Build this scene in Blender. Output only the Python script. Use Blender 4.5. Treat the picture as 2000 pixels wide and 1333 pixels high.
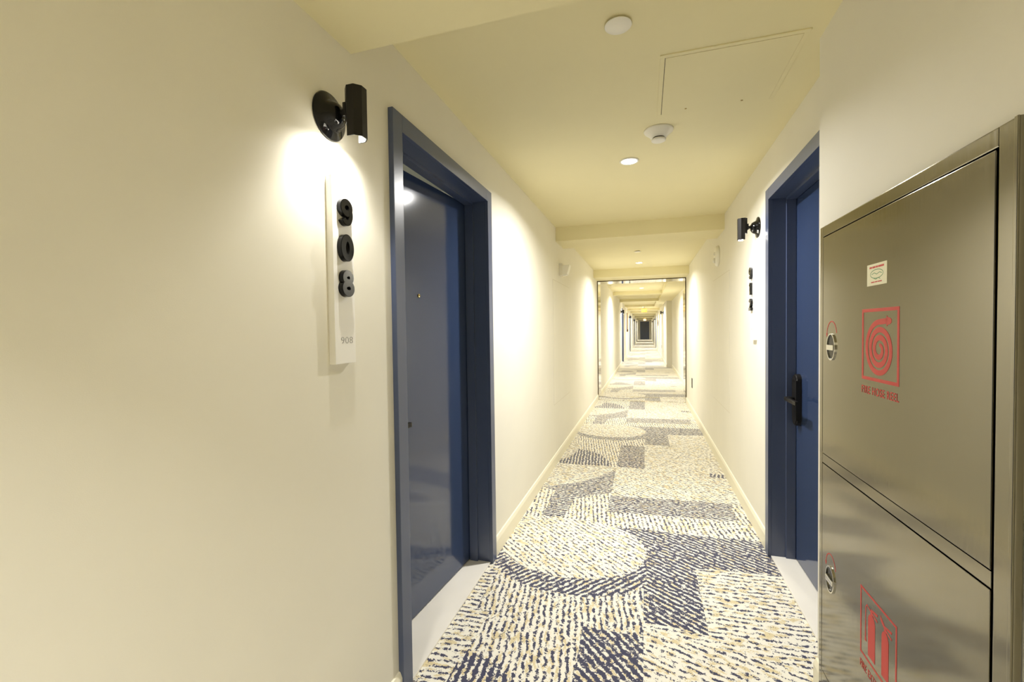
import bpy, bmesh, math, random
from mathutils import Vector, Matrix
import numpy as np

scene = bpy.context.scene
C = scene.collection
for o in list(bpy.data.objects):
    bpy.data.objects.remove(o, do_unlink=True)
PI = math.pi
random.seed(7)

# ------------------------------------------------------------------ camera
EYE = Vector((0.0, 0.0, 1.35))
YAW, PITCH, ROLL = 0.295045, -0.0245625, -0.0135105
cam = bpy.data.cameras.new('camera')
cam.sensor_width = 36.0
cam.lens = 858.0 / 2000.0 * 36.0
cam.clip_start = 0.02
cam.clip_end = 200
camo = bpy.data.objects.new('camera', cam)
C.objects.link(camo)
fwd = Vector((-math.sin(YAW) * math.cos(PITCH), math.cos(YAW) * math.cos(PITCH), math.sin(PITCH)))
rt0 = Vector((math.cos(YAW), math.sin(YAW), 0))
up0 = rt0.cross(fwd)
# yaw above is measured from the corridor axis towards the left wall
rt = math.cos(ROLL) * rt0 + math.sin(ROLL) * up0
up = -math.sin(ROLL) * rt0 + math.cos(ROLL) * up0
mw = Matrix.Identity(4)
for i in range(3):
    mw[i][0] = rt[i]; mw[i][1] = up[i]; mw[i][2] = -fwd[i]; mw[i][3] = EYE[i]
camo.matrix_world = mw
scene.camera = camo

# ------------------------------------------------------------------ world, view
w = bpy.data.worlds.new('world')
scene.world = w
w.use_nodes = True
w.node_tree.nodes['Background'].inputs[0].default_value = (0.9, 0.85, 0.7, 1)
w.node_tree.nodes['Background'].inputs[1].default_value = 0.05
scene.view_settings.view_transform = 'Standard'
scene.view_settings.look = 'None'
scene.view_settings.gamma = 1.0
scene.view_settings.use_curve_mapping = False
scene.view_settings.exposure = 0.31
scene.cycles.max_bounces = 12
scene.cycles.diffuse_bounces = 8
scene.cycles.glossy_bounces = 5
scene.cycles.sample_clamp_indirect = 6.0
scene.cycles.use_denoising = True
try:
    scene.cycles.denoiser = 'OPENIMAGEDENOISE'
except Exception:
    pass

DOWN_W = 33.0        # each ceiling downlight
DOWN_NEAR_W = 23.0  # the one behind the camera
SCONCE_W = 11.0
WARM = (1.0, 0.98, 0.95)

# ------------------------------------------------------------------ dimensions
XL, XR, XP, XF = -0.87, 0.70, 0.61, 0.87    # left wall, right wall, pier face, far right wall
ZC = 2.39                                   # ceiling
YB, YE = -3.2, 57.0                         # back wall, far end wall
WT = 0.15                                   # wall thickness

# ------------------------------------------------------------------ materials
def new_mat(name):
    m = bpy.data.materials.new(name)
    m.use_nodes = True
    nt = m.node_tree
    return m, nt, nt.nodes['Principled BSDF']

def plain(name, col, rough=0.5, metal=0.0, spec=0.5, var=0.0, scale=6.0, bump=0.0, bscale=300.0, emit=None, estr=0.0, coat=0.0):
    m, nt, b = new_mat(name)
    b.inputs['Base Color'].default_value = (*col, 1)
    b.inputs['Roughness'].default_value = rough
    b.inputs['Metallic'].default_value = metal
    b.inputs['Specular IOR Level'].default_value = spec
    if coat:
        b.inputs['Coat Weight'].default_value = coat
        b.inputs['Coat Roughness'].default_value = 0.05
    tc = nt.nodes.new('ShaderNodeTexCoord')
    if var:
        n = nt.nodes.new('ShaderNodeTexNoise'); n.inputs['Scale'].default_value = scale
        n.inputs['Detail'].default_value = 3
        r = nt.nodes.new('ShaderNodeValToRGB')
        r.color_ramp.elements[0].position = 0.3; r.color_ramp.elements[1].position = 0.7
        r.color_ramp.elements[0].color = (*[c * (1 - var) for c in col], 1)
        r.color_ramp.elements[1].color = (*[min(1, c * (1 + var)) for c in col], 1)
        nt.links.new(tc.outputs['Object'], n.inputs['Vector'])
        nt.links.new(n.outputs['Fac'], r.inputs['Fac'])
        nt.links.new(r.outputs['Color'], b.inputs['Base Color'])
    if bump:
        n2 = nt.nodes.new('ShaderNodeTexNoise'); n2.inputs['Scale'].default_value = bscale
        bp = nt.nodes.new('ShaderNodeBump'); bp.inputs['Strength'].default_value = bump
        bp.inputs['Distance'].default_value = 0.002
        nt.links.new(tc.outputs['Object'], n2.inputs['Vector'])
        nt.links.new(n2.outputs['Fac'], bp.inputs['Height'])
        nt.links.new(bp.outputs['Normal'], b.inputs['Normal'])
    if emit:
        b.inputs['Emission Color'].default_value = (*emit, 1)
        b.inputs['Emission Strength'].default_value = estr
    return m

M = {}
M['wall'] = plain('wall_paint', (0.79, 0.765, 0.672), 0.62, spec=0.25, var=0.015, scale=3, bump=0.06, bscale=500)
M['ceil'] = plain('ceiling_paint', (0.79, 0.73, 0.475), 0.7, spec=0.2, var=0.012, scale=3, bump=0.05, bscale=500)
M['base'] = plain('baseboard_paint', (0.82, 0.78, 0.62), 0.4, spec=0.4)
M['white'] = plain('white_plastic', (0.84, 0.82, 0.74), 0.35)
M['board'] = plain('white_sign_board', (0.86, 0.85, 0.82), 0.4)
M['marble'] = plain('pale_marble', (0.84, 0.81, 0.74), 0.3, var=0.03, scale=5)
M['black'] = plain('black_metal', (0.009, 0.008, 0.007), 0.4, spec=0.3)
M['gloss_black'] = plain('gloss_black', (0.005, 0.005, 0.005), 0.10, spec=0.28)
M['dark'] = plain('dark_gap', (0.02, 0.016, 0.014), 0.8)
M['joint'] = plain('joint_shadow_gap', (0.60, 0.56, 0.44), 0.8)
M['blue'] = plain('navy_door_paint', (0.030, 0.050, 0.115), 0.11, spec=0.75, bump=0.015, bscale=40)
M['blue_frame'] = plain('navy_frame_paint', (0.056, 0.078, 0.155), 0.30, spec=0.8)
M['brass'] = plain('aged_brass', (0.45, 0.33, 0.12), 0.3, metal=1.0)
M['chrome'] = plain('chrome', (0.75, 0.75, 0.72), 0.12, metal=1.0)
M['red'] = plain('red_print', (0.55, 0.045, 0.035), 0.5)
M['green'] = plain('green_print', (0.12, 0.30, 0.13), 0.5)
M['paper'] = plain('cream_sticker', (0.80, 0.77, 0.56), 0.5)
M['grey_print'] = plain('grey_print', (0.12, 0.12, 0.12), 0.5)
M['reflector'] = plain('white_reflector', (0.9, 0.88, 0.82), 0.3)
M['lens'] = plain('lit_lens', (0.9, 0.9, 0.85), 0.4, emit=(1.0, 0.95, 0.82), estr=14.0)
M['bulb'] = plain('lit_bulb', (0.9, 0.9, 0.85), 0.4, emit=(1.0, 0.96, 0.88), estr=40.0)
M['exit_red'] = plain('lit_exit_letters', (0.8, 0.2, 0.05), 0.4, emit=(1.0, 0.78, 0.16), estr=2.4)
M['exit_face'] = plain('lit_exit_face', (0.7, 0.3, 0.08), 0.4, emit=(1.0, 0.40, 0.05), estr=1.5)
M['brown'] = plain('brown_bronze', (0.20, 0.11, 0.04), 0.35, metal=0.3)
M['clear'] = plain('clear_lens_plastic', (0.85, 0.84, 0.78), 0.08, spec=0.8)
M['room'] = plain('guest_room_paint', (0.72, 0.72, 0.64), 0.7)

def steel(name, col, rough, stretch=(3, 3, 260), amt=0.10):
    m, nt, b = new_mat(name)
    b.inputs['Metallic'].default_value = 1.0
    b.inputs['Base Color'].default_value = (*col, 1)
    tc = nt.nodes.new('ShaderNodeTexCoord')
    mp = nt.nodes.new('ShaderNodeMapping'); mp.inputs['Scale'].default_value = stretch
    n = nt.nodes.new('ShaderNodeTexNoise'); n.inputs['Scale'].default_value = 3.0; n.inputs['Detail'].default_value = 4
    mr = nt.nodes.new('ShaderNodeMapRange')
    mr.inputs['To Min'].default_value = rough - amt * 0.5; mr.inputs['To Max'].default_value = rough + amt
    nt.links.new(tc.outputs['Object'], mp.inputs['Vector'])
    nt.links.new(mp.outputs['Vector'], n.inputs['Vector'])
    nt.links.new(n.outputs['Fac'], mr.inputs['Value'])
    nt.links.new(mr.outputs['Result'], b.inputs['Roughness'])
    bp = nt.nodes.new('ShaderNodeBump'); bp.inputs['Strength'].default_value = 0.04; bp.inputs['Distance'].default_value = 0.001
    nt.links.new(n.outputs['Fac'], bp.inputs['Height'])
    nt.links.new(bp.outputs['Normal'], b.inputs['Normal'])
    return m
M['steel'] = steel('brushed_steel', (0.262, 0.243, 0.186), 0.11, stretch=(40, 40, 2), amt=0.06)
M['mirror_steel'] = steel('polished_steel', (0.78, 0.76, 0.70), 0.06, stretch=(4, 4, 4), amt=0.03)
M['bronze_edge'] = plain('dark_bronze_edge', (0.10, 0.075, 0.04), 0.35, metal=0.8)

def carpet_mat():
    m, nt, b = new_mat('patterned_carpet')
    N, L = nt.nodes.new, nt.links.new
    def math_(op, a, bb=None, c=None):
        n = N('ShaderNodeMath'); n.operation = op
        for i, v in enumerate((a, bb, c)):
            if v is None: continue
            if isinstance(v, (int, float)): n.inputs[i].default_value = v
            else: L(v, n.inputs[i])
        return n.outputs[0]
    geo = N('ShaderNodeNewGeometry')
    sp = N('ShaderNodeSeparateXYZ'); L(geo.outputs['Position'], sp.inputs[0])
    at = N('ShaderNodeAttribute'); at.attribute_name = 'weave'
    sa = N('ShaderNodeSeparateXYZ'); L(at.outputs['Vector'], sa.inputs[0])
    pt = N('ShaderNodeAttribute'); pt.attribute_name = 'pitch'
    x, y = sp.outputs[0], sp.outputs[1]
    c, s, dens = sa.outputs[0], sa.outputs[1], sa.outputs[2]
    u = math_('ADD', math_('MULTIPLY', x, c), math_('MULTIPLY', y, s))
    v = math_('SUBTRACT', math_('MULTIPLY', y, c), math_('MULTIPLY', x, s))
    # wobble of the rows
    wob = N('ShaderNodeTexNoise'); wob.inputs['Scale'].default_value = 9.0; wob.inputs['Detail'].default_value = 2
    L(geo.outputs['Position'], wob.inputs['Vector'])
    v2 = math_('ADD', v, math_('MULTIPLY', math_('SUBTRACT', wob.outputs['Fac'], 0.5), 0.022))
    row = math_('MULTIPLY', v2, math_('MULTIPLY', pt.outputs['Fac'], 1.22))
    wave = math_('MULTIPLY_ADD', math_('SINE', math_('MULTIPLY', row, 2 * PI)), 0.5, 0.5)
    def streak(fu, fv, off, det=2.0):
        cb = N('ShaderNodeCombineXYZ')
        L(math_('MULTIPLY', u, fu), cb.inputs[0]); L(math_('MULTIPLY', row, fv), cb.inputs[1]); cb.inputs[2].default_value = off
        n = N('ShaderNodeTexNoise'); n.inputs['Scale'].default_value = 1.0; n.inputs['Detail'].default_value = det
        L(cb.outputs[0], n.inputs['Vector'])
        return n.outputs['Fac']
    n1 = streak(40.0, 1.5, 0.0, 3.0)
    mid = N('ShaderNodeTexNoise'); mid.inputs['Scale'].default_value = 120.0; mid.inputs['Detail'].default_value = 2
    L(geo.outputs['Position'], mid.inputs['Vector'])
    fine = N('ShaderNodeTexNoise'); fine.inputs['Scale'].default_value = 230.0; fine.inputs['Detail'].default_value = 1
    L(geo.outputs['Position'], fine.inputs['Vector'])
    # value 0..1: streaky noise, row wave, tuft noise
    val = math_('ADD', math_('MULTIPLY_ADD', mid.outputs['Fac'], 0.55, math_('MULTIPLY', n1, 1.28)), math_('MULTIPLY', wave, 0.31))
    val = math_('ADD', val, math_('MULTIPLY', fine.outputs['Fac'], 0.40))
    # threshold from density
    thr = math_('MULTIPLY_ADD', dens, -0.50, 1.515)
    navy = N('ShaderNodeMapRange'); navy.interpolation_type = 'SMOOTHSTEP'
    L(math_('SUBTRACT', val, thr), navy.inputs['Value'])
    navy.inputs['From Min'].default_value = -0.035; navy.inputs['From Max'].default_value = 0.035
    n2 = streak(20.0, 1.4, 7.3, 3.0)
    gold = N('ShaderNodeMapRange'); gold.interpolation_type = 'SMOOTHSTEP'
    L(math_('ADD', n2, math_('MULTIPLY', fine.outputs['Fac'], 0.35)), gold.inputs['Value'])
    gold.inputs['From Min'].default_value = 0.70; gold.inputs['From Max'].default_value = 0.77
    mx = N('ShaderNodeMix'); mx.data_type = 'RGBA'
    mx.inputs['A'].default_value = (0.82, 0.795, 0.70, 1); mx.inputs['B'].default_value = (0.68, 0.585, 0.36, 1)
    L(gold.outputs['Result'], mx.inputs['Factor'])
    mx2 = N('ShaderNodeMix'); mx2.data_type = 'RGBA'
    L(mx.outputs['Result'], mx2.inputs['A']); mx2.inputs['B'].default_value = (0.055, 0.058, 0.105, 1)
    L(navy.outputs['Result'], mx2.inputs['Factor'])
    L(mx2.outputs['Result'], b.inputs['Base Color'])
    b.inputs['Roughness'].default_value = 0.95
    b.inputs['Specular IOR Level'].default_value = 0.1
    b.inputs['Sheen Weight'].default_value = 0.45; b.inputs['Sheen Roughness'].default_value = 0.45
    b.inputs['Sheen Tint'].default_value = (0.9, 0.88, 0.82, 1)
    bp = N('ShaderNodeBump'); bp.inputs['Strength'].default_value = 0.25; bp.inputs['Distance'].default_value = 0.003
    L(fine.outputs['Fac'], bp.inputs['Height']); L(bp.outputs['Normal'], b.inputs['Normal'])
    return m
M['carpet'] = carpet_mat()

# ------------------------------------------------------------------ mesh helpers
def BM():
    return bmesh.new()

def box(bm, x0, x1, y0, y1, z0, z1, bevel=0.0, mi=0, seg=2):
    vs = [bm.verts.new((x, y, z)) for z in (z0, z1) for y in (y0, y1) for x in (x0, x1)]
    idx = [(0, 2, 3, 1), (4, 5, 7, 6), (0, 1, 5, 4), (2, 6, 7, 3), (0, 4, 6, 2), (1, 3, 7, 5)]
    fs = [bm.faces.new([vs[i] for i in f]) for f in idx]
    for f in fs: f.material_index = mi
    if bevel:
        es = list({e for f in fs for e in f.edges})
        r = bmesh.ops.bevel(bm, geom=es, offset=bevel, segments=seg, affect='EDGES', profile=0.7)
        for f in r['faces']: f.material_index = mi

def lathe(bm, prof, axis='Z', seg=40, org=(0, 0, 0), mi=0, smooth=True):
    """prof: list of (radius, height) along the axis"""
    ox, oy, oz = org
    def P(r, h, a):
        c, s = r * math.cos(a), r * math.sin(a)
        if axis == 'Z': return (ox + c, oy + s, oz + h)
        if axis == 'X': return (ox + h, oy + c, oz + s)
        return (ox + s, oy + h, oz + c)
    rings = []
    for r, h in prof:
        if r < 1e-6: rings.append([bm.verts.new(P(0, h, 0))])
        else: rings.append([bm.verts.new(P(r, h, 2 * PI * i / seg)) for i in range(seg)])
    for a, bb in zip(rings, rings[1:]):
        for i in range(seg):
            j = (i + 1) % seg
            if len(a) == 1 and len(bb) == 1: continue
            if len(a) == 1: f = bm.faces.new((a[0], bb[i], bb[j]))
            elif len(bb) == 1: f = bm.faces.new((a[i], bb[0], a[j]))
            else: f = bm.faces.new((a[i], bb[i], bb[j], a[j]))
            f.smooth = smooth; f.material_index = mi

def prism(bm, pts, h0, h1, plane='YZ', mi=0):
    """extrude a polygon; plane YZ extrudes along X, etc."""
    def P(a, b_, h):
        if plane == 'YZ': return (h, a, b_)
        if plane == 'XY': return (a, b_, h)
        return (a, h, b_)
    v0 = [bm.verts.new(P(a, b_, h0)) for a, b_ in pts]
    v1 = [bm.verts.new(P(a, b_, h1)) for a, b_ in pts]
    n = len(pts)
    f = bm.faces.new(v0); f.material_index = mi
    f = bm.faces.new(list(reversed(v1))); f.material_index = mi
    for i in range(n):
        j = (i + 1) % n
        f = bm.faces.new((v0[i], v0[j], v1[j], v1[i])); f.material_index = mi

def ribbon(bm, pts, widths, h0, h1, plane='YZ', closed=False):
    """a flat band of given width along a 2D path, extruded h0..h1"""
    n = len(pts)
    Ls, Rs = [], []
    for i in range(n):
        a = pts[(i - 1) % n] if (closed or i > 0) else pts[i]
        b_ = pts[(i + 1) % n] if (closed or i < n - 1) else pts[i]
        dx, dy = b_[0] - a[0], b_[1] - a[1]
        l = math.hypot(dx, dy) or 1
        wd = widths[i] if isinstance(widths, (list, tuple)) else widths
        Ls.append((pts[i][0] - dy / l * wd / 2, pts[i][1] + dx / l * wd / 2))
        Rs.append((pts[i][0] + dy / l * wd / 2, pts[i][1] - dx / l * wd / 2))
    def P(p, h):
        if plane == 'YZ': return (h, p[0], p[1])
        if plane == 'XY': return (p[0], p[1], h)
        return (p[0], h, p[1])
    A = [[bm.verts.new(P(p, h)) for p in S] for S in (Ls, Rs) for h in (h0, h1)]
    l0, l1, r0, r1 = A
    for i in range(n if closed else n - 1):
        j = (i + 1) % n
        bm.faces.new((l0[i], l0[j], l1[j], l1[i])); bm.faces.new((r0[i], r1[i], r1[j], r0[j]))
        bm.faces.new((l1[i], l1[j], r1[j], r1[i])); bm.faces.new((l0[i], r0[i], r0[j], l0[j]))
    if not closed:
        bm.faces.new((l0[0], l1[0], r1[0], r0[0])); bm.faces.new((l0[-1], r0[-1], r1[-1], l1[-1]))

def obj(name, bm, mat, parent=None, smooth=False):
    bmesh.ops.recalc_face_normals(bm, faces=bm.faces)
    me = bpy.data.meshes.new(name)
    bm.to_mesh(me); bm.free()
    if smooth:
        for p in me.polygons: p.use_smooth = True
    for mm in (mat if isinstance(mat, (list, tuple)) else [mat]):
        me.materials.append(mm)
    o = bpy.data.objects.new(name, me)
    C.objects.link(o)
    if parent: o.parent = parent
    return o

def tag(o, label, cat, group=None, kind=None):
    o['label'] = label; o['category'] = cat
    if group: o['group'] = group
    if kind: o['kind'] = kind
    return o

def thing(name, label, cat, loc=(0, 0, 0), rz=0.0, group=None, kind=None):
    o = bpy.data.objects.new(name, None)
    o.empty_display_size = 0.05
    C.objects.link(o)
    o.location = loc; o.rotation_euler = (0, 0, rz)
    return tag(o, label, cat, group, kind)

def copy_tree(o, parent=None):
    c = o.copy(); C.objects.link(c)
    if parent: c.parent = parent
    for ch in list(o.children): copy_tree(ch, c)
    return c

def dup(o, loc, rz, label, group=None):
    kids = list(o.children)
    c = o.copy(); C.objects.link(c)
    c.location = loc; c.rotation_euler = (0, 0, rz); c['label'] = label
    if group: c['group'] = group
    for k in kids: copy_tree(k, c)
    return c

def struct(name, bm, mat, label, cat, smooth=False):
    return tag(obj(name, bm, mat, None, smooth), label, cat, kind='structure')

def text_mesh(txt, size, extrude=0.0005, offset=0.0, bevel=0.0, spacing=1.0):
    cu = bpy.data.curves.new('txt', 'FONT')
    cu.body = txt; cu.size = size; cu.extrude = extrude; cu.offset = offset
    cu.bevel_depth = bevel; cu.bevel_resolution = 3 if bevel else 0
    cu.align_x = 'CENTER'; cu.align_y = 'CENTER'; cu.space_character = spacing
    o = bpy.data.objects.new('txt', cu); C.objects.link(o)
    dg = bpy.context.evaluated_depsgraph_get()
    me = bpy.data.meshes.new_from_object(o.evaluated_get(dg))
    bpy.data.objects.remove(o); bpy.data.curves.remove(cu)
    return me

def text_obj(name, txt, size, mat, parent, pos, face='+X', width=None, height=None, **kw):
    """local text x runs to the reader's right; face is the direction the text faces (local frame of parent)"""
    me = text_mesh(txt, size, **kw)
    co = np.empty(len(me.vertices) * 3); me.vertices.foreach_get('co', co); co = co.reshape(-1, 3)
    mn, mxx = co.min(0), co.max(0)
    co[:, 0] -= (mn[0] + mxx[0]) / 2; co[:, 1] -= (mn[1] + mxx[1]) / 2
    if width: co[:, 0] *= width / (mxx[0] - mn[0])
    if height: co[:, 1] *= height / (mxx[1] - mn[1])
    if face == '+X': out = np.stack([co[:, 2], co[:, 0], co[:, 1]], 1)
    elif face == '-X': out = np.stack([-co[:, 2], -co[:, 0], co[:, 1]], 1)
    else: out = np.stack([co[:, 0], -co[:, 2], co[:, 1]], 1)      # -Y
    out += np.array(pos)
    me.vertices.foreach_set('co', out.ravel()); me.update()
    me.materials.clear(); me.materials.append(mat)
    o = bpy.data.objects.new(name, me); C.objects.link(o)
    if parent: o.parent = parent
    return o

# ------------------------------------------------------------------ carpet
P_CARPET = 3.23
def inside(poly, X, Y):
    r = np.zeros(X.shape, bool)
    n = len(poly)
    for i in range(n):
        x0, y0 = poly[i]; x1, y1 = poly[(i + 1) % n]
        cnd = ((y0 > Y) != (y1 > Y))
        with np.errstate(divide='ignore', invalid='ignore'):
            xi = (x1 - x0) * (Y - y0) / ((y1 - y0) if y1 != y0 else 1e-9) + x0
        r ^= cnd & (X < xi)
    return r
def carpet_fields(X, Y):
    """woven direction (degrees), share of navy, rows per metre for every floor point"""
    v = np.mod(Y - 2.03, P_CARPET) + 2.03
    ang = np.zeros_like(X); den = np.full_like(X, .30); pit = np.full_like(X, 23.0)
    done = np.zeros(X.shape, bool)
    def put(mask, a, d, p):
        nonlocal done
        mk = mask & ~done
        ang[mk] = a[mk] if isinstance(a, np.ndarray) else a
        den[mk] = d; pit[mk] = p
        done |= mk
    both = lambda f: f(X, v) | f(X, v + P_CARPET)
    R = lambda x0, x1, y0, y1: both(lambda x, y: (x >= x0) & (x < x1) & (y >= y0) & (y < y1))
    PL = lambda poly: both(lambda x, y: inside(poly, x, y))
    # cream disc and its dark rim
    put(both(lambda x, y: ((x + .45) / .45) ** 2 + ((y - 2.71) / .375) ** 2 < 1), -42, .21, 27)
    put(both(lambda x, y: (((x + .42) / .50) ** 2 + ((y - 2.62) / .44) ** 2 < 1) & (y < 2.80) & (x < 0)), 52, .60, 27)
    # dark stepped shape right of the disc
    put(PL([(-.30, 3.03), (.95, 3.06), (.95, 2.70), (.26, 2.62), (.26, 2.05), (-.02, 2.08), (-.02, 2.45), (-.16, 2.92)]), -35, .62, 27)
    # dark dome with a flat base
    put(PL([(-.95, 4.36), (-.87, 4.45), (-.77, 4.60), (-.72, 4.92), (-.58, 4.88), (-.46, 4.76), (-.38, 4.58), (-.33, 4.37)]), 95, .62, 26)
    # dark square
    put(R(-.275, -.02, 4.37, 5.20), -48, .63, 26)
    # dark bar
    put(PL([(-.28, 3.27), (-.28, 3.60), (.62, 3.66), (.60, 3.34)]), -24, .58, 27)
    # sweeping dark arc with a leg
    put(PL([(-.87, 3.66), (-.74, 3.72), (-.60, 3.82), (-.46, 3.98), (-.36, 4.13), (-.28, 4.30), (-.28, 3.66), (-.42, 3.58), (-.55, 3.44), (-.57, 3.10), (-.72, 3.08), (-.73, 3.60)]), 38, .58, 27)
    # short upright strokes
    put(R(-.58, .95, 2.98, 3.30) | R(.60, .95, 3.0, 3.64) | R(-.58, -.28, 3.0, 3.70) | R(-.95, -.72, 3.05, 3.66), 97, .28, 27)
    put(R(-.72, -.27, 4.36, 5.30) | R(-.80, -.02, 5.18, 5.75), 98, .31, 28)
    # light fields
    put(R(-.95, -.27, 3.60, 4.40), 4, .26, 26)
    put(R(-.95, -.70, 4.30, 5.75), 6, .30, 26)
    put(R(.55, .68, 4.27, 4.38), 80, .62, 26)
    yy = np.where(v < 3.0, v + P_CARPET, v)
    put(np.ones(X.shape, bool), np.where(yy + .25 * X < 4.62, -42.0, np.where(yy + .2 * X < 5.28, -20.0, 2.0)), .22, 25)
    return ang, den, pit

def carpet():
    ys = np.concatenate([np.arange(YB, 1.2, .06), np.arange(1.2, 10, .0145), np.arange(10, 20, .04), np.arange(20, YE + .01, .15)])
    xs = np.arange(-1.06, 1.061, .0145)
    X, Y = np.meshgrid(xs, ys)
    nx, ny = len(xs), len(ys)
    ang, den, pit = carpet_fields((X[:-1, :-1] + X[1:, 1:]) / 2, (Y[:-1, :-1] + Y[1:, 1:]) / 2)
    me = bpy.data.meshes.new('floor')
    co = np.stack([X, Y, np.zeros_like(X)], -1).reshape(-1, 3)
    me.vertices.add(nx * ny); me.vertices.foreach_set('co', co.ravel())
    i = np.arange(nx * ny).reshape(ny, nx)
    q = np.stack([i[:-1, :-1], i[:-1, 1:], i[1:, 1:], i[1:, :-1]], -1).reshape(-1, 4)
    nf = len(q)
    me.loops.add(nf * 4); me.loops.foreach_set('vertex_index', q.ravel())
    me.polygons.add(nf)
    me.polygons.foreach_set('loop_start', np.arange(nf) * 4)
    me.polygons.foreach_set('loop_total', np.full(nf, 4))
    me.update(); me.validate()
    a = np.radians(ang)
    at = me.attributes.new('weave', 'FLOAT_VECTOR', 'FACE')
    at.data.foreach_set('vector', np.stack([np.cos(a), np.sin(a), den], -1).astype(np.float32).ravel())
    at = me.attributes.new('pitch', 'FLOAT', 'FACE')
    at.data.foreach_set('value', pit.astype(np.float32).ravel())
    me.materials.append(M['carpet'])
    o = bpy.data.objects.new('floor', me); C.objects.link(o)
    tag(o, 'navy, cream and gold patterned corridor carpet', 'carpet', kind='structure')
carpet()

# ------------------------------------------------------------------ walls with door openings
DOOR_W, DOOR_H = 1.042, 2.147             # outer size of the frame
L_DOORS = [1.384, 17.45, 25.95, 35.5, 45.0]          # near edge of the frame, left wall
R_DOORS = [1.888, 31.2, 41.5]                        # right wall
OV = 0.03                                 # frame face laps over the wall

def wall_boxes(bm, xa, xb, y0, y1, doors, ztop=ZC):
    y = y0
    for d in sorted(doors):
        if d < y0 or d + DOOR_W > y1: continue
        box(bm, xa, xb, y, d + OV, 0, ztop)
        box(bm, xa, xb, d + OV, d + DOOR_W - OV, DOOR_H - OV, ztop)
        y = d + DOOR_W - OV
    box(bm, xa, xb, y, y1, 0, ztop)

bm = BM(); wall_boxes(bm, XL - WT, XL, YB, YE, L_DOORS)
struct('wall_left', bm, M['wall'], 'cream painted wall along the left side of the corridor', 'wall')
bm = BM()
wall_boxes(bm, XR, XR + WT, 1.874, 9.0, R_DOORS)
box(bm, XP, XR + WT, YB, 1.874, 0, ZC)
box(bm, XF, XF + WT, 9.0, 16.0, 0, ZC)
box(bm, XR, XF + WT, 16.0, 16.4, 0, ZC)
wall_boxes(bm, XR, XR + WT, 16.4, YE, R_DOORS)
struct('wall_right', bm, M['wall'], 'cream painted wall along the right side with a projecting pier', 'wall')
bm = BM(); box(bm, XL - WT, XF + WT, YB - .12, YB, 0, ZC)
struct('wall_back', bm, M['wall'], 'cream wall closing the corridor behind the viewer', 'wall')
FAR_DOOR = -0.38
bm = BM()
box(bm, XL - WT, -0.62, YE, YE + .12, 0, ZC); box(bm, 0.46, XF + WT, YE, YE + .12, 0, ZC)
box(bm, -0.62, 0.46, YE, YE + .12, 2.22, ZC)
struct('wall_end', bm, M['wall'], 'cream wall at the far end of the corridor', 'wall')
bm = BM(); box(bm, XL - WT, XF + WT, YB, YE, ZC, ZC + .08)
struct('ceiling', bm, M['ceil'], 'plain cream corridor ceiling', 'ceiling')

trims = [
    (XL, XP, YB, 1.183, 2.214, 'lowered cream soffit overhead nearest the viewer'),
    (XL, XR, 4.44, 4.88, 2.250, 'first cream ceiling beam across the corridor beyond the downlight'),
    (XL, XR, 7.85, 9.00, 2.254, 'cream bulkhead over the polished steel portal'),
    (XL, 0.44, 12.7, 13.1, 2.300, 'first cream beam seen through the steel portal'),
    (0.44, XF, 9.0, 16.0, 2.290, 'cream boxed soffit along the right wall beyond the portal'),
    (XL, XR, 16.0, 16.4, 2.300, 'second cream beam through the portal, ending on a pier'),
    (XL, 0.38, 20.0, 20.4, 2.305, 'third cream beam through the portal, just before the first exit sign'),
    (0.38, XR, 16.4, 20.4, 2.300, 'short cream boxed soffit on the right before the exit sign'),
    (XL, XR, 23.6, 24.1, 2.300, 'cream beam just beyond the first exit sign'),
    (XL, XR, 27.6, 28.1, 2.300, 'second cream beam beyond the first exit sign'),
    (XL, XR, 33.0, 33.5, 2.300, 'third cream beam beyond the first exit sign'),
    (XL, XR, 39.5, 40.0, 2.300, 'fourth cream beam beyond the first exit sign'),
    (XL, XR, 48.0, 48.5, 2.300, 'last cream beam before the far dark door'),
]
for k, (x0, x1, y0, y1, z0, lab) in enumerate(trims):
    bm = BM(); box(bm, x0, x1, y0, y1, z0, ZC)
    struct('trim_%d' % (k + 1), bm, M['ceil'], lab, 'beam')

# polished steel portal lining
t = thing('trim_14', 'polished steel lined portal framing the corridor', 'portal', (0, 8.44, 0), kind='structure')
LT = 0.012
def portal_part(name, x0, x1, z0, z1):
    bm = BM(); box(bm, x0, x1, 0, 0.52, z0, z1, 0.002)
    o = obj(name, bm, M['mirror_steel'], t)
    return o
portal_part('side_lining', XL, XL + LT, 0, 2.254)
portal_part('side_lining', XR - LT, XR, 0, 2.254)
portal_part('head_lining', XL + LT, XR - LT, 2.254 - LT, 2.254)
bm = BM(); box(bm, XL + LT, XR - LT, 0.0, 0.035, 0.0, 0.005); box(bm, XL + LT, XR - LT, 0.485, 0.52, 0.0, 0.005)
obj('threshold_strip', bm, M['mirror_steel'], t)
bm = BM()
box(bm, XL, XL + .016, -0.012, 0, 0, 2.254); box(bm, XR - .016, XR, -0.012, 0, 0, 2.254); box(bm, XL + .016, XR - .016, -0.012, 0, 2.238, 2.254)
obj('edge_trim', bm, M['bronze_edge'], t)

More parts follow.
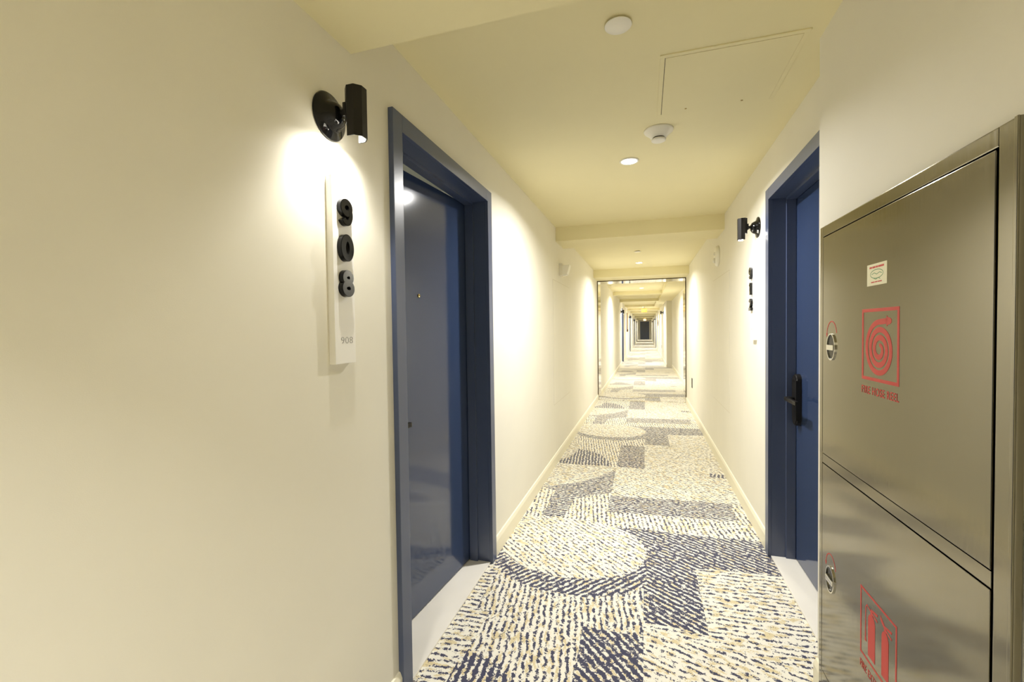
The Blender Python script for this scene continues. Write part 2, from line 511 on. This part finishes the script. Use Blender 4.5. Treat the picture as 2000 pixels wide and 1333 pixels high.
# baseboards
def base_prof(bm, x, sgn, y0, y1):
    """x = wall face, sgn = direction into the corridor"""
    pr = [(0, 0), (.014, 0), (.014, .085), (.010, .096), (.006, .105), (0, .108)]
    pts = [(x + sgn * a, b_) for a, b_ in pr]
    v0 = [bm.verts.new((a, y0, b_)) for a, b_ in pts]; v1 = [bm.verts.new((a, y1, b_)) for a, b_ in pts]
    n = len(pts)
    bm.faces.new(v0); bm.faces.new(list(reversed(v1)))
    for i in range(n): bm.faces.new((v0[i], v0[(i + 1) % n], v1[(i + 1) % n], v1[i]))
def base_run(bm, x, sgn, y0, y1, doors, skip=()):
    y = y0
    for a, b_ in sorted([(d, d + DOOR_W) for d in doors] + list(skip)):
        if b_ < y0 or a > y1: continue
        if a > y: base_prof(bm, x, sgn, y, a)
        y = max(y, b_)
    if y < y1: base_prof(bm, x, sgn, y, y1)
bm = BM(); base_run(bm, XL, 1, YB, YE, L_DOORS, [(8.428, 8.96)])
struct('baseboard_left', bm, M['base'], 'cream baseboard along the left wall', 'baseboard')
bm = BM()
base_run(bm, XR, -1, 1.93, 8.428, R_DOORS)
base_run(bm, XP, -1, YB, 1.874, [], [(0.9467, 1.8136)])
base_prof(bm, XF, -1, 9.0, 16.0)
base_run(bm, XR, -1, 16.0, YE, R_DOORS)
struct('baseboard_right', bm, M['base'], 'cream baseboard along the right wall and around the pier', 'baseboard')

# ------------------------------------------------------------------ doors
# local frame: x = 0 on the wall face pointing into the corridor, y centred on the opening
def make_door(name, label, loc, rz, ajar=0.0):
    t = thing(name, label, 'door', loc, rz, kind='structure')
    hw = DOOR_W / 2
    FW = 0.064
    bm = BM()
    for s in (-1, 1):
        a, b_ = sorted((s * hw, s * (hw - FW)))
        box(bm, 0, .020, a, b_, 0, DOOR_H, 0.002)                         # face of the frame
        a, b_ = sorted((s * (hw - OV), s * (hw - FW)))
        box(bm, -.135, 0, a, b_, 0, DOOR_H - OV)                           # jamb
        a, b_ = sorted((s * (hw - FW), s * (hw - FW - .014)))
        box(bm, -.118, -.070, a, b_, 0, DOOR_H - FW, 0.0015)               # stop
    box(bm, 0, .020, -hw + FW, hw - FW, DOOR_H - FW, DOOR_H, 0.002)
    box(bm, -.135, 0, -hw + FW, hw - FW, DOOR_H - FW, DOOR_H - OV)
    box(bm, -.118, -.070, -hw + FW + .014, hw - FW - .014, DOOR_H - FW - .014, DOOR_H - FW, 0.0015)
    obj('frame', bm, M['blue_frame'], t)
    bm = BM(); box(bm, -.19, .004, -hw + FW, hw - FW, 0.0005, .010, 0.002)
    obj('threshold', bm, M['marble'], t)
    # leaf, hinged on the +y side, front face at x = -.120
    yh = hw - FW - .003
    lw = 2 * yh - .000
    bm = BM(); box(bm, -.045, 0, -lw, 0, .016, DOOR_H - FW - .004, 0.0015)
    leaf = obj('door_leaf', bm, M['blue'], t)
    leaf.location = (-.120, yh, 0); leaf.rotation_euler = (0, 0, -ajar)
    # electronic lock on the leaf (local: x out, y negative away from hinge)
    yl = -lw + .066
    bm = BM()
    pts = []
    hwid, z0, z1 = .036, .795, 1.085
    for i in range(13): pts.append((yl + hwid * math.cos(PI * i / 12), z1 - hwid + hwid * math.sin(PI * i / 12)))
    for i in range(13): pts.append((yl - hwid * math.cos(PI * i / 12), z0 + hwid - hwid * math.sin(PI * i / 12)))
    prism(bm, pts, 0.0, .028, 'YZ')
    es = [e for e in bm.edges if all(abs(v_.co.x - .028) < 1e-6 for v_ in e.verts)]
    bmesh.ops.bevel(bm, geom=es, offset=.007, segments=3, affect='EDGES')
    lock = obj('lock_plate', bm, M['black'], leaf, smooth=False)
    bm = BM()
    lathe(bm, [(0, .020), (.013, .020), (.013, .068), (.010, .075), (0, .075)], 'X', 20, (0, yl, .945))
    box(bm, .058, .074, yl - .010, yl + .180, .934, .956, 0.004)
    lev = obj('lever_handle', bm, M['black'], leaf)
    bm = BM(); lathe(bm, [(0, .027), (.006, .027), (.006, .0295), (0, .030)], 'X', 16, (0, yl, 1.045))
    obj('card_reader', bm, M['gloss_black'], leaf)
    bm = BM()
    lathe(bm, [(.0045, 0), (.0085, 0), (.0085, .004), (.0065, .0055), (.0045, .003), (0, .003)], 'X', 20, (0, -lw / 2 - .03, 1.52))
    obj('peephole', bm, M['brass'], leaf)
    return t

d1 = make_door('door_1', 'navy blue door standing slightly ajar beside the room 908 sign', (XL, L_DOORS[0] + DOOR_W / 2, 0), 0, math.radians(5.0))
d2 = make_door('door_2', 'closed navy blue door on the right beside the room 912 sign', (XR, R_DOORS[0] + DOOR_W / 2, 0), PI)
labs = ['navy door on the left, first one seen through the portal', 'second navy door on the left beyond the portal',
        'third navy door on the left beyond the portal', 'fourth navy door on the left beyond the portal, smallest']
for k, y in enumerate(L_DOORS[1:]):
    c = dup(d2, (XL, y + DOOR_W / 2, 0), 0, labs[k], 'doors far along the left wall'); c.name = 'door_%d' % (3 + k)
labs = ['navy door on the right, first one seen through the portal', 'second navy door on the right beyond the portal']
for k, y in enumerate(R_DOORS[1:]):
    c = dup(d2, (XR, y + DOOR_W / 2, 0), PI, labs[k], 'doors far along the right wall'); c.name = 'door_%d' % (7 + k)
t = thing('door_9', 'dark navy door closing the far end of the corridor', 'door', (-0.08, YE, 0), kind='structure')
bm = BM()
box(bm, -.54, -.49, -.02, .05, 0, 2.22); box(bm, .49, .54, -.02, .05, 0, 2.22); box(bm, -.49, .49, -.02, .05, 2.16, 2.22)
obj('frame', bm, M['blue_frame'], t)
bm = BM(); box(bm, -.487, .487, .0, .045, .012, 2.157, 0.002); obj('door_leaf', bm, M['blue'], t)
bm = BM(); box(bm, .40, .44, -.03, 0, .95, 1.08, .004); box(bm, .30, .43, -.06, -.04, 1.0, 1.02, .004); box(bm, .41, .43, -.05, -.02, 1.0, 1.02)
obj('lever_handle', bm, M['black'], t)

# the lit room behind the ajar door
bm = BM()
rx0, rx1, ry0, ry1 = -2.6, XL - WT, 0.7, 3.0
box(bm, rx0 - .08, rx0, ry0, ry1, 0, ZC); box(bm, rx0, rx1, ry0 - .08, ry0, 0, ZC); box(bm, rx0, rx1, ry1, ry1 + .08, 0, ZC)
box(bm, rx0, rx1, ry0, ry1, ZC, ZC + .08); box(bm, rx0, rx1, ry0, ry1, -.08, 0)
struct('wall_guest_room', bm, M['room'], 'pale walls and ceiling of the room glimpsed over the ajar door', 'wall')

# ------------------------------------------------------------------ lamps
def add_light(name, kind, parent, loc, power, rot=(0, 0, 0), col=WARM, **kw):
    l = bpy.data.lights.new(name, kind)
    l.energy = power; l.color = col
    for k, v_ in kw.items(): setattr(l, k, v_)
    o = bpy.data.objects.new(name, l); C.objects.link(o)
    o.parent = parent; o.location = loc; o.rotation_euler = rot
    return o

def make_downlight(label, x, y, z, power, spread=156):
    t = thing('ceiling_downlight', label, 'ceiling light', (x, y, z), group='downlights along the ceiling')
    bm = BM(); lathe(bm, [(.046, 0), (.058, 0), (.059, -.003), (.056, -.006), (.048, -.006), (.046, -.003)], 'Z', 40)
    bmesh.ops.remove_doubles(bm, verts=bm.verts, dist=1e-6)
    obj('trim_ring', bm, M['white'], t)
    bm = BM(); lathe(bm, [(0, -.0005), (.0465, -.0005), (.0465, -.004), (.03, -.005), (0, -.005)], 'Z', 40)
    obj('lens', bm, M['lens'], t)
    add_light('lamp', 'AREA', t, (0, 0, -.012), power, shape='DISK', size=.09, spread=math.radians(spread))
    return t
DLY = [2.845, 7.25, 11.8, 17.6, 22.2, 26.0, 30.5, 36.0, 43.5, 52.5]
dl_labs = ['lit recessed ceiling downlight nearest the viewer, past the smoke detector', 'lit ceiling downlight just before the steel portal',
           'lit ceiling downlight first beyond the portal', 'lit ceiling downlight second beyond the portal, above the exit sign',
           'lit ceiling downlight third beyond the portal', 'lit ceiling downlight fourth beyond the portal', 'lit ceiling downlight fifth beyond the portal',
           'lit ceiling downlight sixth beyond the portal', 'lit ceiling downlight seventh beyond the portal', 'lit ceiling downlight closest to the far dark door']
for y, lb in zip(DLY, dl_labs):
    make_downlight(lb, -.09, y, ZC, DOWN_W if y < 9 else DOWN_W * 1.5)
make_downlight('ceiling downlight in the soffit behind the viewer', -.30, -.70, 2.214, DOWN_NEAR_W, 110)

def octagon(r, off=PI / 8):
    return [(r * math.cos(off + 2 * PI * i / 8), r * math.sin(off + 2 * PI * i / 8)) for i in range(8)]

# sconce local frame: x = 0 on the wall, pointing into the corridor, z = 0 at the disc centre
def make_sconce(label, loc, rz):
    t = thing('wall_sconce', label, 'wall lamp', loc, rz, 'black wall sconces beside the doors')
    bm = BM()
    lathe(bm, [(0, 0), (.066, 0), (.067, .004), (.064, .008), (.047, .012), (.041, .018), (.037, .028), (.030, .038), (.018, .045), (0, .047)], 'X', 48)
    obj('wall_disc', bm, M['gloss_black'], t)
    ax = .093
    bm = BM()
    lathe(bm, [(0, .040), (.010, .040), (.009, .046), (.009, .054), (.012, .056), (.012, .0605), (0, .061)], 'X', 20, (0, 0, .004))
    box(bm, .058, .0665, -.014, .014, -.012, .026, .002)
    obj('swivel_arm', bm, M['black'], t)
    r, ri, zb, zt, zs = .030, .0268, -.076, .063, -.036
    o8, i8 = octagon(r), octagon(ri)
    bm = BM()
    for k in range(8):
        j = (k + 1) % 8
        mx_ = (o8[k][0] + o8[j][0]) / 2
        z0 = zs if mx_ < -.015 else zb              # facets towards the wall are cut short
        q = [(ax + a, b_) for a, b_ in (o8[k], o8[j], i8[j], i8[k])]
        prism(bm, q, z0, zt - .003, 'XY')
    prism(bm, [(ax + a, b_) for a, b_ in o8], zt - .003, zt, 'XY')
    obj('shade', bm, M['black'], t)
    i8b = octagon(ri - .0003); i8c = octagon(ri - .0012)
    bm = BM()
    for k in range(8):
        j = (k + 1) % 8
        if (o8[k][0] + o8[j][0]) / 2 < -.015: continue
        q = [(ax + a, b_) for a, b_ in (i8b[k], i8b[j], i8c[j], i8c[k])]
        prism(bm, q, zb + .0005, zs + .012, 'XY')
    prism(bm, [(ax + a, b_) for a, b_ in i8c], zs + .012, zs + .014, 'XY')
    obj('reflector', bm, M['reflector'], t)
    bm = BM(); lathe(bm, [(0, .012), (.008, .011), (.013, .005), (.013, -.003), (.008, -.009), (0, -.010)], 'Z', 20, (ax, 0, zs - .006))
    obj('bulb', bm, M['bulb'], t)
    add_light('lamp', 'SPOT', t, (ax, 0, zs - .019), SCONCE_W, rot=(0, math.radians(15), 0), shadow_soft_size=.006, col=(1.0, .96, .88), spot_size=math.radians(150), spot_blend=1.0)
    return t
sc = make_sconce('black wall sconce above the 908 sign', (XL, 1.075, 1.972), 0)
dup(sc, (XR, 3.19, 1.992), PI, 'black wall sconce above the 912 sign')
for y, lb in ((16.75, 'first black sconce on the left wall beyond the portal'), (25.4, 'second black sconce on the left wall beyond the portal'),
              (34.9, 'third black sconce on the left wall beyond the portal'), (44.4, 'fourth black sconce on the left wall beyond the portal')):
    dup(sc, (XL, y, 1.98), 0, lb)
for y, lb in ((18.8, 'first black sconce on the right wall beyond the portal'), (32.8, 'second black sconce on the right wall beyond the portal'),
              (43.1, 'third black sconce on the right wall beyond the portal')):
    dup(sc, (XR, y, 1.98), PI, lb)
gr = add_light('guest_room_lamp', 'POINT', bpy.data.objects['wall_guest_room'], (-1.9, 1.6, 2.1), 6.0, shadow_soft_size=.12)

# ------------------------------------------------------------------ room signs
def arc(cx, cy, rx, ry, a0, a1, n=18):
    return [(cx + rx * math.cos(math.radians(a0 + (a1 - a0) * i / n)), cy + ry * math.sin(math.radians(a0 + (a1 - a0) * i / n))) for i in range(n + 1)]
# heavy rounded digits, centre lines in a box about .04 x .06
DIGITS = {
    '0': [(arc(0, 0, .0185, .0285, 0, 360, 40)[:-1], True, .0225)],
    '8': [(arc(0, .0165, .0155, .0135, 0, 360, 32)[:-1], True, .0195), (arc(0, -.0145, .0178, .0150, 0, 360, 32)[:-1], True, .0205)],
    '9': [(arc(0, .0130, .0178, .0162, 0, 360, 36)[:-1], True, .0195),
          (arc(0, -.0055, .0182, .0250, 40, -142, 22), False, .0180)],
    '1': [([(.004, -.040), (.004, .040)], False, .022), ([(-.016, .024), (-.006, .026), (.004, .036)], False, .013)],
    '2': [(arc(0, .0140, .0185, .0155, 165, -20, 18) + [(.010, -.004), (-.006, -.016), (-.017, -.030)], False, .020), ([(-.028, -.0305), (.030, -.0305)], False, .019)],
}
def raised_digit(ch, parent, z):
    bm = BM()
    for k, (pts, closed, wd) in enumerate(DIGITS[ch]):
        q = [(a, z + b_) for a, b_ in pts]
        h = .0345 + .0004 * k
        ribbon(bm, q, wd, .0212, h, 'YZ', closed)
        ribbon(bm, q, wd - .003, h - .001, h + .0014, 'YZ', closed)
    return obj('raised_digit', bm, M['gloss_black'], parent)
def make_sign(label, loc, rz, digits, numb=True):
    t = thing('room_sign', label, 'sign', loc, rz, 'room number signs')
    bm = BM(); box(bm, 0, .021, -.046, .046, -.272, .270, .0015)
    obj('board', bm, M['board'], t)
    if numb:
        for k, dch in enumerate(digits):
            raised_digit(dch, t, .172 - .104 * k)
        text_obj('small_number', digits, .03, M['grey_print'], t, (.0213, .006, -.203), '+X', width=.052, height=.0185, extrude=.0002, offset=-.0009, spacing=1.05)
    return t
make_sign('white 908 room sign with black raised digits', (XL, 1.101, 1.530), 0, '908')
make_sign('white 912 room sign with black raised digits', (XR, 3.265, 1.535), PI, '912')
s3 = make_sign('white room sign under the first far left sconce', (XL, 16.78, 1.535), 0, '', False)
dup(s3, (XL, 25.43, 1.535), 0, 'white room sign under the second far left sconce')

# ------------------------------------------------------------------ fire hose cabinet on the pier
KF = .974
YC0, YC1, ZC0, ZC1 = 0.972 * KF, 1.862 * KF, 0.045, 1.35 + (1.704 - 1.35) * KF
t = thing('fire_hose_cabinet', 'stainless steel fire hose reel cabinet set in the right pier', 'cabinet', (XP, (YC0 + YC1) / 2, ZC0), PI)
# local: x = out of the wall, y' = -(y - mid): positive y' = nearer the viewer
HW = (YC1 - YC0) / 2; HH = ZC1 - ZC0
yc = (YC0 + YC1) / 2
ly = lambda y: -(y * KF - yc)
lz = lambda z: 1.35 + (z - 1.35) * KF - ZC0
bm = BM(); box(bm, .0005, .004, -HW + .01, HW - .01, .01, HH - .01)
obj('cabinet_back', bm, M['dark'], t)
DEP = .016
bm = BM()
uy0, uy1 = ly(1.834), ly(1.026)
dz = [(lz(.893), lz(1.665)), (lz(.098), lz(.855))]
box(bm, .004, DEP, -HW, uy0 - .003, 0, HH, .0025)
box(bm, .004, DEP, uy1 + .007, HW, 0, HH, .0025)
box(bm, .004, DEP, uy0 - .003, uy1 + .007, dz[0][1] + .003, HH, .0025)
box(bm, .004, DEP - .001, uy0 - .003, uy1 + .001, dz[1][1] + .003, dz[0][0] - .003, .0012)
box(bm, .004, DEP, uy0 - .003, uy1 + .007, 0, dz[1][0] - .003, .0025)
box(bm, DEP, DEP + .003, HW - .008, HW, 0, HH, .001)
obj('frame', bm, M['steel'], t)
doors = []
for nm, (z0, z1) in zip(('upper_door', 'lower_door'), dz):
    bm = BM(); box(bm, .005, DEP, uy0, uy1, z0, z1, .0015)
    o = obj(nm, bm, M['steel'], t); doors.append(o)
F = DEP + .0002
def latch(parent, y, z):
    yy, zz = ly(y), lz(z)
    def ring(a0, b0, a1, b1, h0, h1, bm):
        n = 36
        def E(a, b_, h): return [bm.verts.new((h, yy + a * math.cos(2 * PI * i / n), zz + b_ * math.sin(2 * PI * i / n))) for i in range(n)]
        r0, r1, r2, r3 = E(a0, b0, h0), E(a0, b0, h1), E(a1, b1, h1), E(a1, b1, h0)
        for A, B in ((r0, r1), (r1, r2), (r2, r3)):
            for i in range(n): bm.faces.new((A[i], A[(i + 1) % n], B[(i + 1) % n], B[i]))
    bm = BM(); ring(.034, .045, .0305, .041, DEP, DEP + .004, bm)
    o = obj('latch_ring', bm, M['chrome'], parent)
    bm = BM()
    n = 30
    prism(bm, [(yy + .0305 * math.cos(2 * PI * i / n), zz + .041 * math.sin(2 * PI * i / n)) for i in range(n)], DEP, DEP + .0006, 'YZ')
    obj('latch_recess', bm, M['gloss_black'], parent)
    bm = BM(); box(bm, DEP + .0006, DEP + .0075, yy - .027, yy + .027, zz - .011, zz + .007, .003)
    obj('latch_grip', bm, M['chrome'], parent)
    bm = BM()
    pts = [(yy + .040 * math.cos(a), zz + .040 + .045 * math.sin(a)) for a in np.linspace(PI * .05, PI * .98, 20)]
    ribbon(bm, pts, .0035, F, F + .0003)
    prism(bm, [(yy - .040 - .006, zz + .045), (yy - .040 + .006, zz + .045), (yy - .040, zz + .032)], F, F + .0003, 'YZ')
    obj('turn_arrow', bm, M['red'], parent)
latch(doors[0], 1.756, 1.278)
latch(doors[1], 1.756, .470)

def square_border(bm, y0, y1, z0, z1, wd):
    """y0..y1, z0..z1 in the local frame of the cabinet"""
    for a in ((y0, y1, z1 - wd, z1), (y0, y1, z0, z0 + wd), (y0, y0 + wd, z0 + wd, z1 - wd), (y1 - wd, y1, z0 + wd, z1 - wd)):
        box(bm, F, F + .0003, *a)
# hose reel pictogram
bm = BM()
sy0, sy1, sz0, sz1 = ly(1.535), ly(1.337), lz(1.194), lz(1.397)
square_border(bm, sy0, sy1, sz0, sz1, .009)
S = sy1 - sy0
cx, cz = sy0 + .50 * S, sz0 + .455 * S
pts, wd = [], []
turns = 3.0
for i in range(150):
    f = i / 149
    a = PI / 2 + 2 * PI * turns * (1 - f)              # ends at the top, running clockwise outwards
    r = (.055 + .325 * f) * S
    pts.append((cx + r * math.cos(a), cz + r * math.sin(a))); wd.append((.045 + .030 * min(1, f * 6)) * S)
for k in range(1, 7):
    pts.append((cx + .03 * S * k, pts[149][1] + .0015 * k * S)); wd.append(.078 * S)
ribbon(bm, pts, wd, F, F + .0003)
zt_ = pts[-1][1]
yn = pts[-1][0]
box(bm, F, F + .0003, yn + .006 * S, yn + .026 * S, zt_ - .07 * S, zt_ + .07 * S)
prism(bm, [(yn + .03 * S, zt_ - .055 * S), (yn + .10 * S, zt_ - .04 * S), (yn + .13 * S, zt_ - .02 * S), (yn + .13 * S, zt_ + .02 * S), (yn + .10 * S, zt_ + .04 * S), (yn + .03 * S, zt_ + .055 * S)], F, F + .0003, 'YZ')
obj('hose_reel_symbol', bm, M['red'], doors[0])
text_obj('lettering', 'FIRE HOSE REEL', .03, M['red'], doors[0], (F + .0002, (sy0 + sy1) / 2, lz(1.165)), '+X', width=S, height=.0215, extrude=.0002, offset=.0003, spacing=1.15)
# extinguisher pictogram
bm = BM()
sz0, sz1 = lz(.378), lz(.579)
square_border(bm, sy0, sy1, sz0, sz1, .006)
def ext(u0, u1, hose):
    u = lambda f: sy0 + f * S
    zz = lambda f: sz0 + f * S
    m_ = (u0 + u1) / 2; hw_ = (u1 - u0) / 2
    prism(bm, [(u(u0), zz(.10)), (u(u1), zz(.10)), (u(u1), zz(.66)), (u(m_ + hw_ * .7), zz(.72)), (u(m_ + hw_ * .3), zz(.745)), (u(m_ - hw_ * .3), zz(.745)), (u(m_ - hw_ * .7), zz(.72)), (u(u0), zz(.66))], F, F + .0003, 'YZ')
    prism(bm, [(u(m_ - .03), zz(.75)), (u(m_ + .03), zz(.75)), (u(m_ + .03), zz(.80)), (u(m_ - .03), zz(.80))], F, F + .0003, 'YZ')
    prism(bm, [(u(m_ - .02), zz(.80)), (u(m_ + .16), zz(.82)), (u(m_ + .17), zz(.86)), (u(m_ - .02), zz(.83))], F, F + .0003, 'YZ')
    prism(bm, [(u(m_ + .03), zz(.765)), (u(m_ + .16), zz(.74)), (u(m_ + .165), zz(.765)), (u(m_ + .03), zz(.79))], F, F + .0003, 'YZ')
    if hose:
        pts = [(u(m_ - .03), zz(.79)), (u(u0 - .04), zz(.82)), (u(u0 - .075), zz(.77)), (u(u0 - .08), zz(.60)), (u(u0 - .08), zz(.34)), (u(u0 - .075), zz(.26))]
        ribbon(bm, pts, [.02 * S] * 4 + [.03 * S, .05 * S], F, F + .0003)
    else:
        prism(bm, [(u(m_ - .02), zz(.78)), (u(m_ - .12), zz(.84)), (u(m_ - .13), zz(.91)), (u(m_ - .02), zz(.84))], F, F + .0003, 'YZ')
ext(.24, .44, True)
ext(.62, .80, False)
obj('extinguisher_symbol', bm, M['red'], doors[1])
text_obj('lettering', 'FIRE EXTINGUISHER', .03, M['red'], doors[1], (F + .0002, (sy0 + sy1) / 2, lz(.346)), '+X', width=S, height=.0215, extrude=.0002, offset=.0002, spacing=1.1)
# inspection sticker
ky0, ky1, kz0, kz1 = ly(1.506), ly(1.398), lz(1.461), lz(1.521)
bm = BM(); box(bm, F, F + .0003, ky0, ky1, kz0, kz1)
stk = obj('sticker', bm, M['paper'], doors[0])
K, KH = ky1 - ky0, kz1 - kz0
for rows in (((.13, .80, .13, .085), (.28, .80, .16, .085), (.46, .80, .10, .085), (.58, .80, .28, .085)), ((.22, .13, .18, .05), (.42, .13, .12, .05), (.56, .13, .20, .05))):
    bm = BM()
    for (u0, v0, wv, hv) in rows:
        box(bm, F + .0003, F + .0005, ky0 + u0 * K, ky0 + (u0 + wv) * K, kz0 + v0 * KH, kz0 + (v0 + hv) * KH)
    obj('text_line', bm, M['red'], stk)
bm = BM()
E_ = [(ky0 + K * (.5 + .32 * math.cos(a)), kz0 + KH * (.52 + .20 * math.sin(a))) for a in np.linspace(0, 2 * PI, 40)[:-1]]
ribbon(bm, E_, .0018, F + .0003, F + .0005, closed=True)
ribbon(bm, [(ky0 + K * x, kz0 + KH * y) for x, y in ((.25, .52), (.38, .58), (.50, .50), (.64, .57), (.76, .52))], .0018, F + .0003, F + .0005)
ribbon(bm, [(ky0 + K * x, kz0 + KH * y) for x, y in ((.34, .34), (.46, .27), (.58, .33), (.68, .27))], .0018, F + .0003, F + .0005)
obj('green_emblem', bm, M['green'], stk)

# ------------------------------------------------------------------ ceiling fittings
def sprinkler(label, x, y):
    t = thing('sprinkler_cover', label, 'sprinkler', (x, y, ZC), group='concealed sprinkler covers')
    bm = BM(); lathe(bm, [(0, 0), (.030, 0), (.030, -.007), (0, -.007)], 'Z', 32); obj('cup', bm, M['dark'], t)
    bm = BM(); lathe(bm, [(0, -.007), (.045, -.007), (.0455, -.0085), (.044, -.010), (0, -.0105)], 'Z', 48); obj('cover_plate', bm, M['white'], t)
sprinkler('round white sprinkler cover on the ceiling beside the access panel', -.083, 1.565)
sprinkler('round white sprinkler cover between the first beam and the portal', -.096, 6.17)

t = thing('smoke_detector', 'white conical smoke detector on the ceiling near the access panel', 'smoke detector', (.072, 2.46, ZC))
bm = BM(); lathe(bm, [(0, 0), (.074, 0), (.075, -.004), (.072, -.009), (.060, -.018), (.046, -.030), (.040, -.040), (0, -.040)], 'Z', 56); obj('base', bm, M['white'], t)
bm = BM(); lathe(bm, [(0, -.040), (.030, -.040), (.030, -.046), (0, -.046)], 'Z', 40); obj('vent_slot', bm, M['dark'], t)
bm = BM(); lathe(bm, [(0, -.046), (.034, -.046), (.037, -.050), (.036, -.055), (.030, -.058), (0, -.059)], 'Z', 48); obj('sensor_head', bm, M['white'], t)

t = thing('ceiling_access_panel', 'square flush access panel in the ceiling by the right wall', 'access panel', (0, 0, ZC))
px0, px1, py0, py1 = .060, .562, 1.795, 2.300
bm = BM()
fw = .018
for a in ((px0, px1, py0, py0 + fw), (px0, px1, py1 - fw, py1), (px0, px0 + fw, py0 + fw, py1 - fw), (px1 - fw, px1, py0 + fw, py1 - fw)):
    box(bm, a[0], a[1], a[2], a[3], -.004, 0, .001)
obj('frame', bm, M['ceil'], t)
bm = BM(); box(bm, px0 + fw, px1 - fw, py0 + fw, py1 - fw, -.0004, 0); obj('joint', bm, M['dark'], t)
bm = BM(); g = .0022
box(bm, px0 + fw + g, px1 - fw - .0006, py0 + fw + g, py1 - fw - .0006, -.0045, -.0004, .0008); pn = obj('hatch', bm, M['ceil'], t)
for sx in (.188, .427):
    bm = BM(); lathe(bm, [(0, -.0045), (.005, -.0045), (.005, -.006), (0, -.0065)], 'Z', 16, (sx, 2.252, 0)); obj('screw', bm, M['brass'], pn)

# ------------------------------------------------------------------ wall fittings
t = thing('wall_sensor', 'white angular motion sensor box high on the left wall', 'sensor', (XL, 4.66, 1.985))
bm = BM(); box(bm, 0, .034, -.05, .06, -.062, .066, .004); obj('housing', bm, M['wall'], t)
bm = BM()
hx = [(.034, .035), (.108, .050), (.082, -.058), (.016, -.070)]
prism(bm, [(a, b_) for a, b_ in [(.034, .040), (.112, .046), (.084, -.050), (.034, -.062)]], -.055, .055, 'XZ')
bmesh.ops.bevel(bm, geom=list(bm.edges), offset=.003, segments=2, affect='EDGES')
obj('tilted_head', bm, M['white'], t)
bm = BM(); prism(bm, [(.040, -.0615), (.083, -.0525), (.083, -.056), (.040, -.065)], -.04, .04, 'XZ'); obj('lens', bm, M['clear'], t)

t = thing('wall_alarm', 'round white alarm strobe high on the right wall', 'alarm', (XR, 4.81, 2.062), PI)
bm = BM(); lathe(bm, [(0, 0), (.102, 0), (.103, .008), (.098, .022), (.085, .030), (0, .033)], 'X', 56); obj('body', bm, M['white'], t)
bm = BM(); lathe(bm, [(0, .032), (.026, .031), (.022, .048), (.010, .055), (0, .056)], 'X', 28, (0, 0, -.045)); obj('strobe_lens', bm, M['clear'], t)
bm = BM(); lathe(bm, [(0, .032), (.016, .031), (.013, .042), (0, .046)], 'X', 24, (0, 0, .022)); obj('sounder_grille', bm, M['clear'], t)

def flush_panel(label, x, rz, y0, y1):
    t = thing('wall_access_panel', label, 'access panel', (x, (y0 + y1) / 2, 0), rz, 'flush wall panels')
    h = (y1 - y0) / 2
    bm = BM(); box(bm, 0.0, .0008, -h + .001, h - .001, .600, 1.848); obj('joint', bm, M['joint'], t)
    bm = BM(); box(bm, .0008, .0025, -h, h, .604, 1.844, .0006); obj('panel', bm, M['wall'], t)
flush_panel('flush cream panel in the left wall below the motion sensor', XL, 0, 4.27, 5.24)
flush_panel('flush cream panel in the right wall below the round alarm', XR, PI, 4.20, 5.17)

def outlet(label, x, y, z, rz):
    t = thing('wall_outlet', label, 'outlet', (x, y, z), rz, 'dark wall outlets')
    bm = BM(); box(bm, 0, .008, -.042, .042, -.075, .075, .002); obj('plate', bm, M['black'], t)
    for zz in (-.028, .028):
        bm = BM(); box(bm, .008, .0095, -.018, .018, zz - .016, zz + .016, .0006); obj('socket', bm, M['gloss_black'], t)
outlet('small dark outlet low on the right wall just before the portal', XR, 7.41, .482, PI)
outlet('small dark outlet low on the right wall far beyond the portal', XR, 20.9, .52, PI)
t = thing('wall_plate', 'small dark oval plate on the far right wall beyond the first exit sign', 'wall plate', (XR, 25.9, 1.65), PI)
bm = BM(); n = 28
prism(bm, [(.10 * math.cos(2 * PI * i / n), .16 * math.sin(2 * PI * i / n)) for i in range(n)], 0, .03, 'YZ'); obj('plate', bm, M['brown'], t)
bm = BM(); box(bm, .03, .04, -.03, .03, -.03, .03, .004); obj('button', bm, M['black'], t)

t = thing('brown_wall_cabinet', 'narrow brown wall cabinet on the far left wall with a dark handle', 'cabinet', (XL, 22.2, 0))
bm = BM(); box(bm, 0, .035, -.30, .30, 1.20, 2.12, .004); obj('body', bm, M['brown'], t)
bm = BM(); box(bm, .035, .065, -.24, -.14, 1.06 + .14, 1.32, .006); obj('handle', bm, M['black'], t)

# ------------------------------------------------------------------ exit signs
def exit_sign(label, y, z):
    t = thing('exit_sign', label, 'exit sign', (-.05, y, z), group='lit exit signs')
    bm = BM(); box(bm, -.125, .125, 0, .045, -.10, .085, .004); obj('housing', bm, M['white'], t)
    bm = BM(); box(bm, -.12, .12, -.003, 0, -.095, .08); obj('lit_face', bm, M['exit_face'], t)
    text_obj('letters', 'EXIT', .2, M['exit_red'], t, (0, -.0045, -.005), '-Y', width=.205, height=.115, extrude=.001, offset=.003)
    bm = BM(); box(bm, -.02, .02, .01, .035, .085, ZC - z, 0); obj('stem', bm, M['white'], t)
exit_sign('lit EXIT sign hanging nearest, seen through the steel portal', 21.2, 2.19)
exit_sign('lit EXIT sign hanging farther away, over the dark end door', 44.0, 2.20)
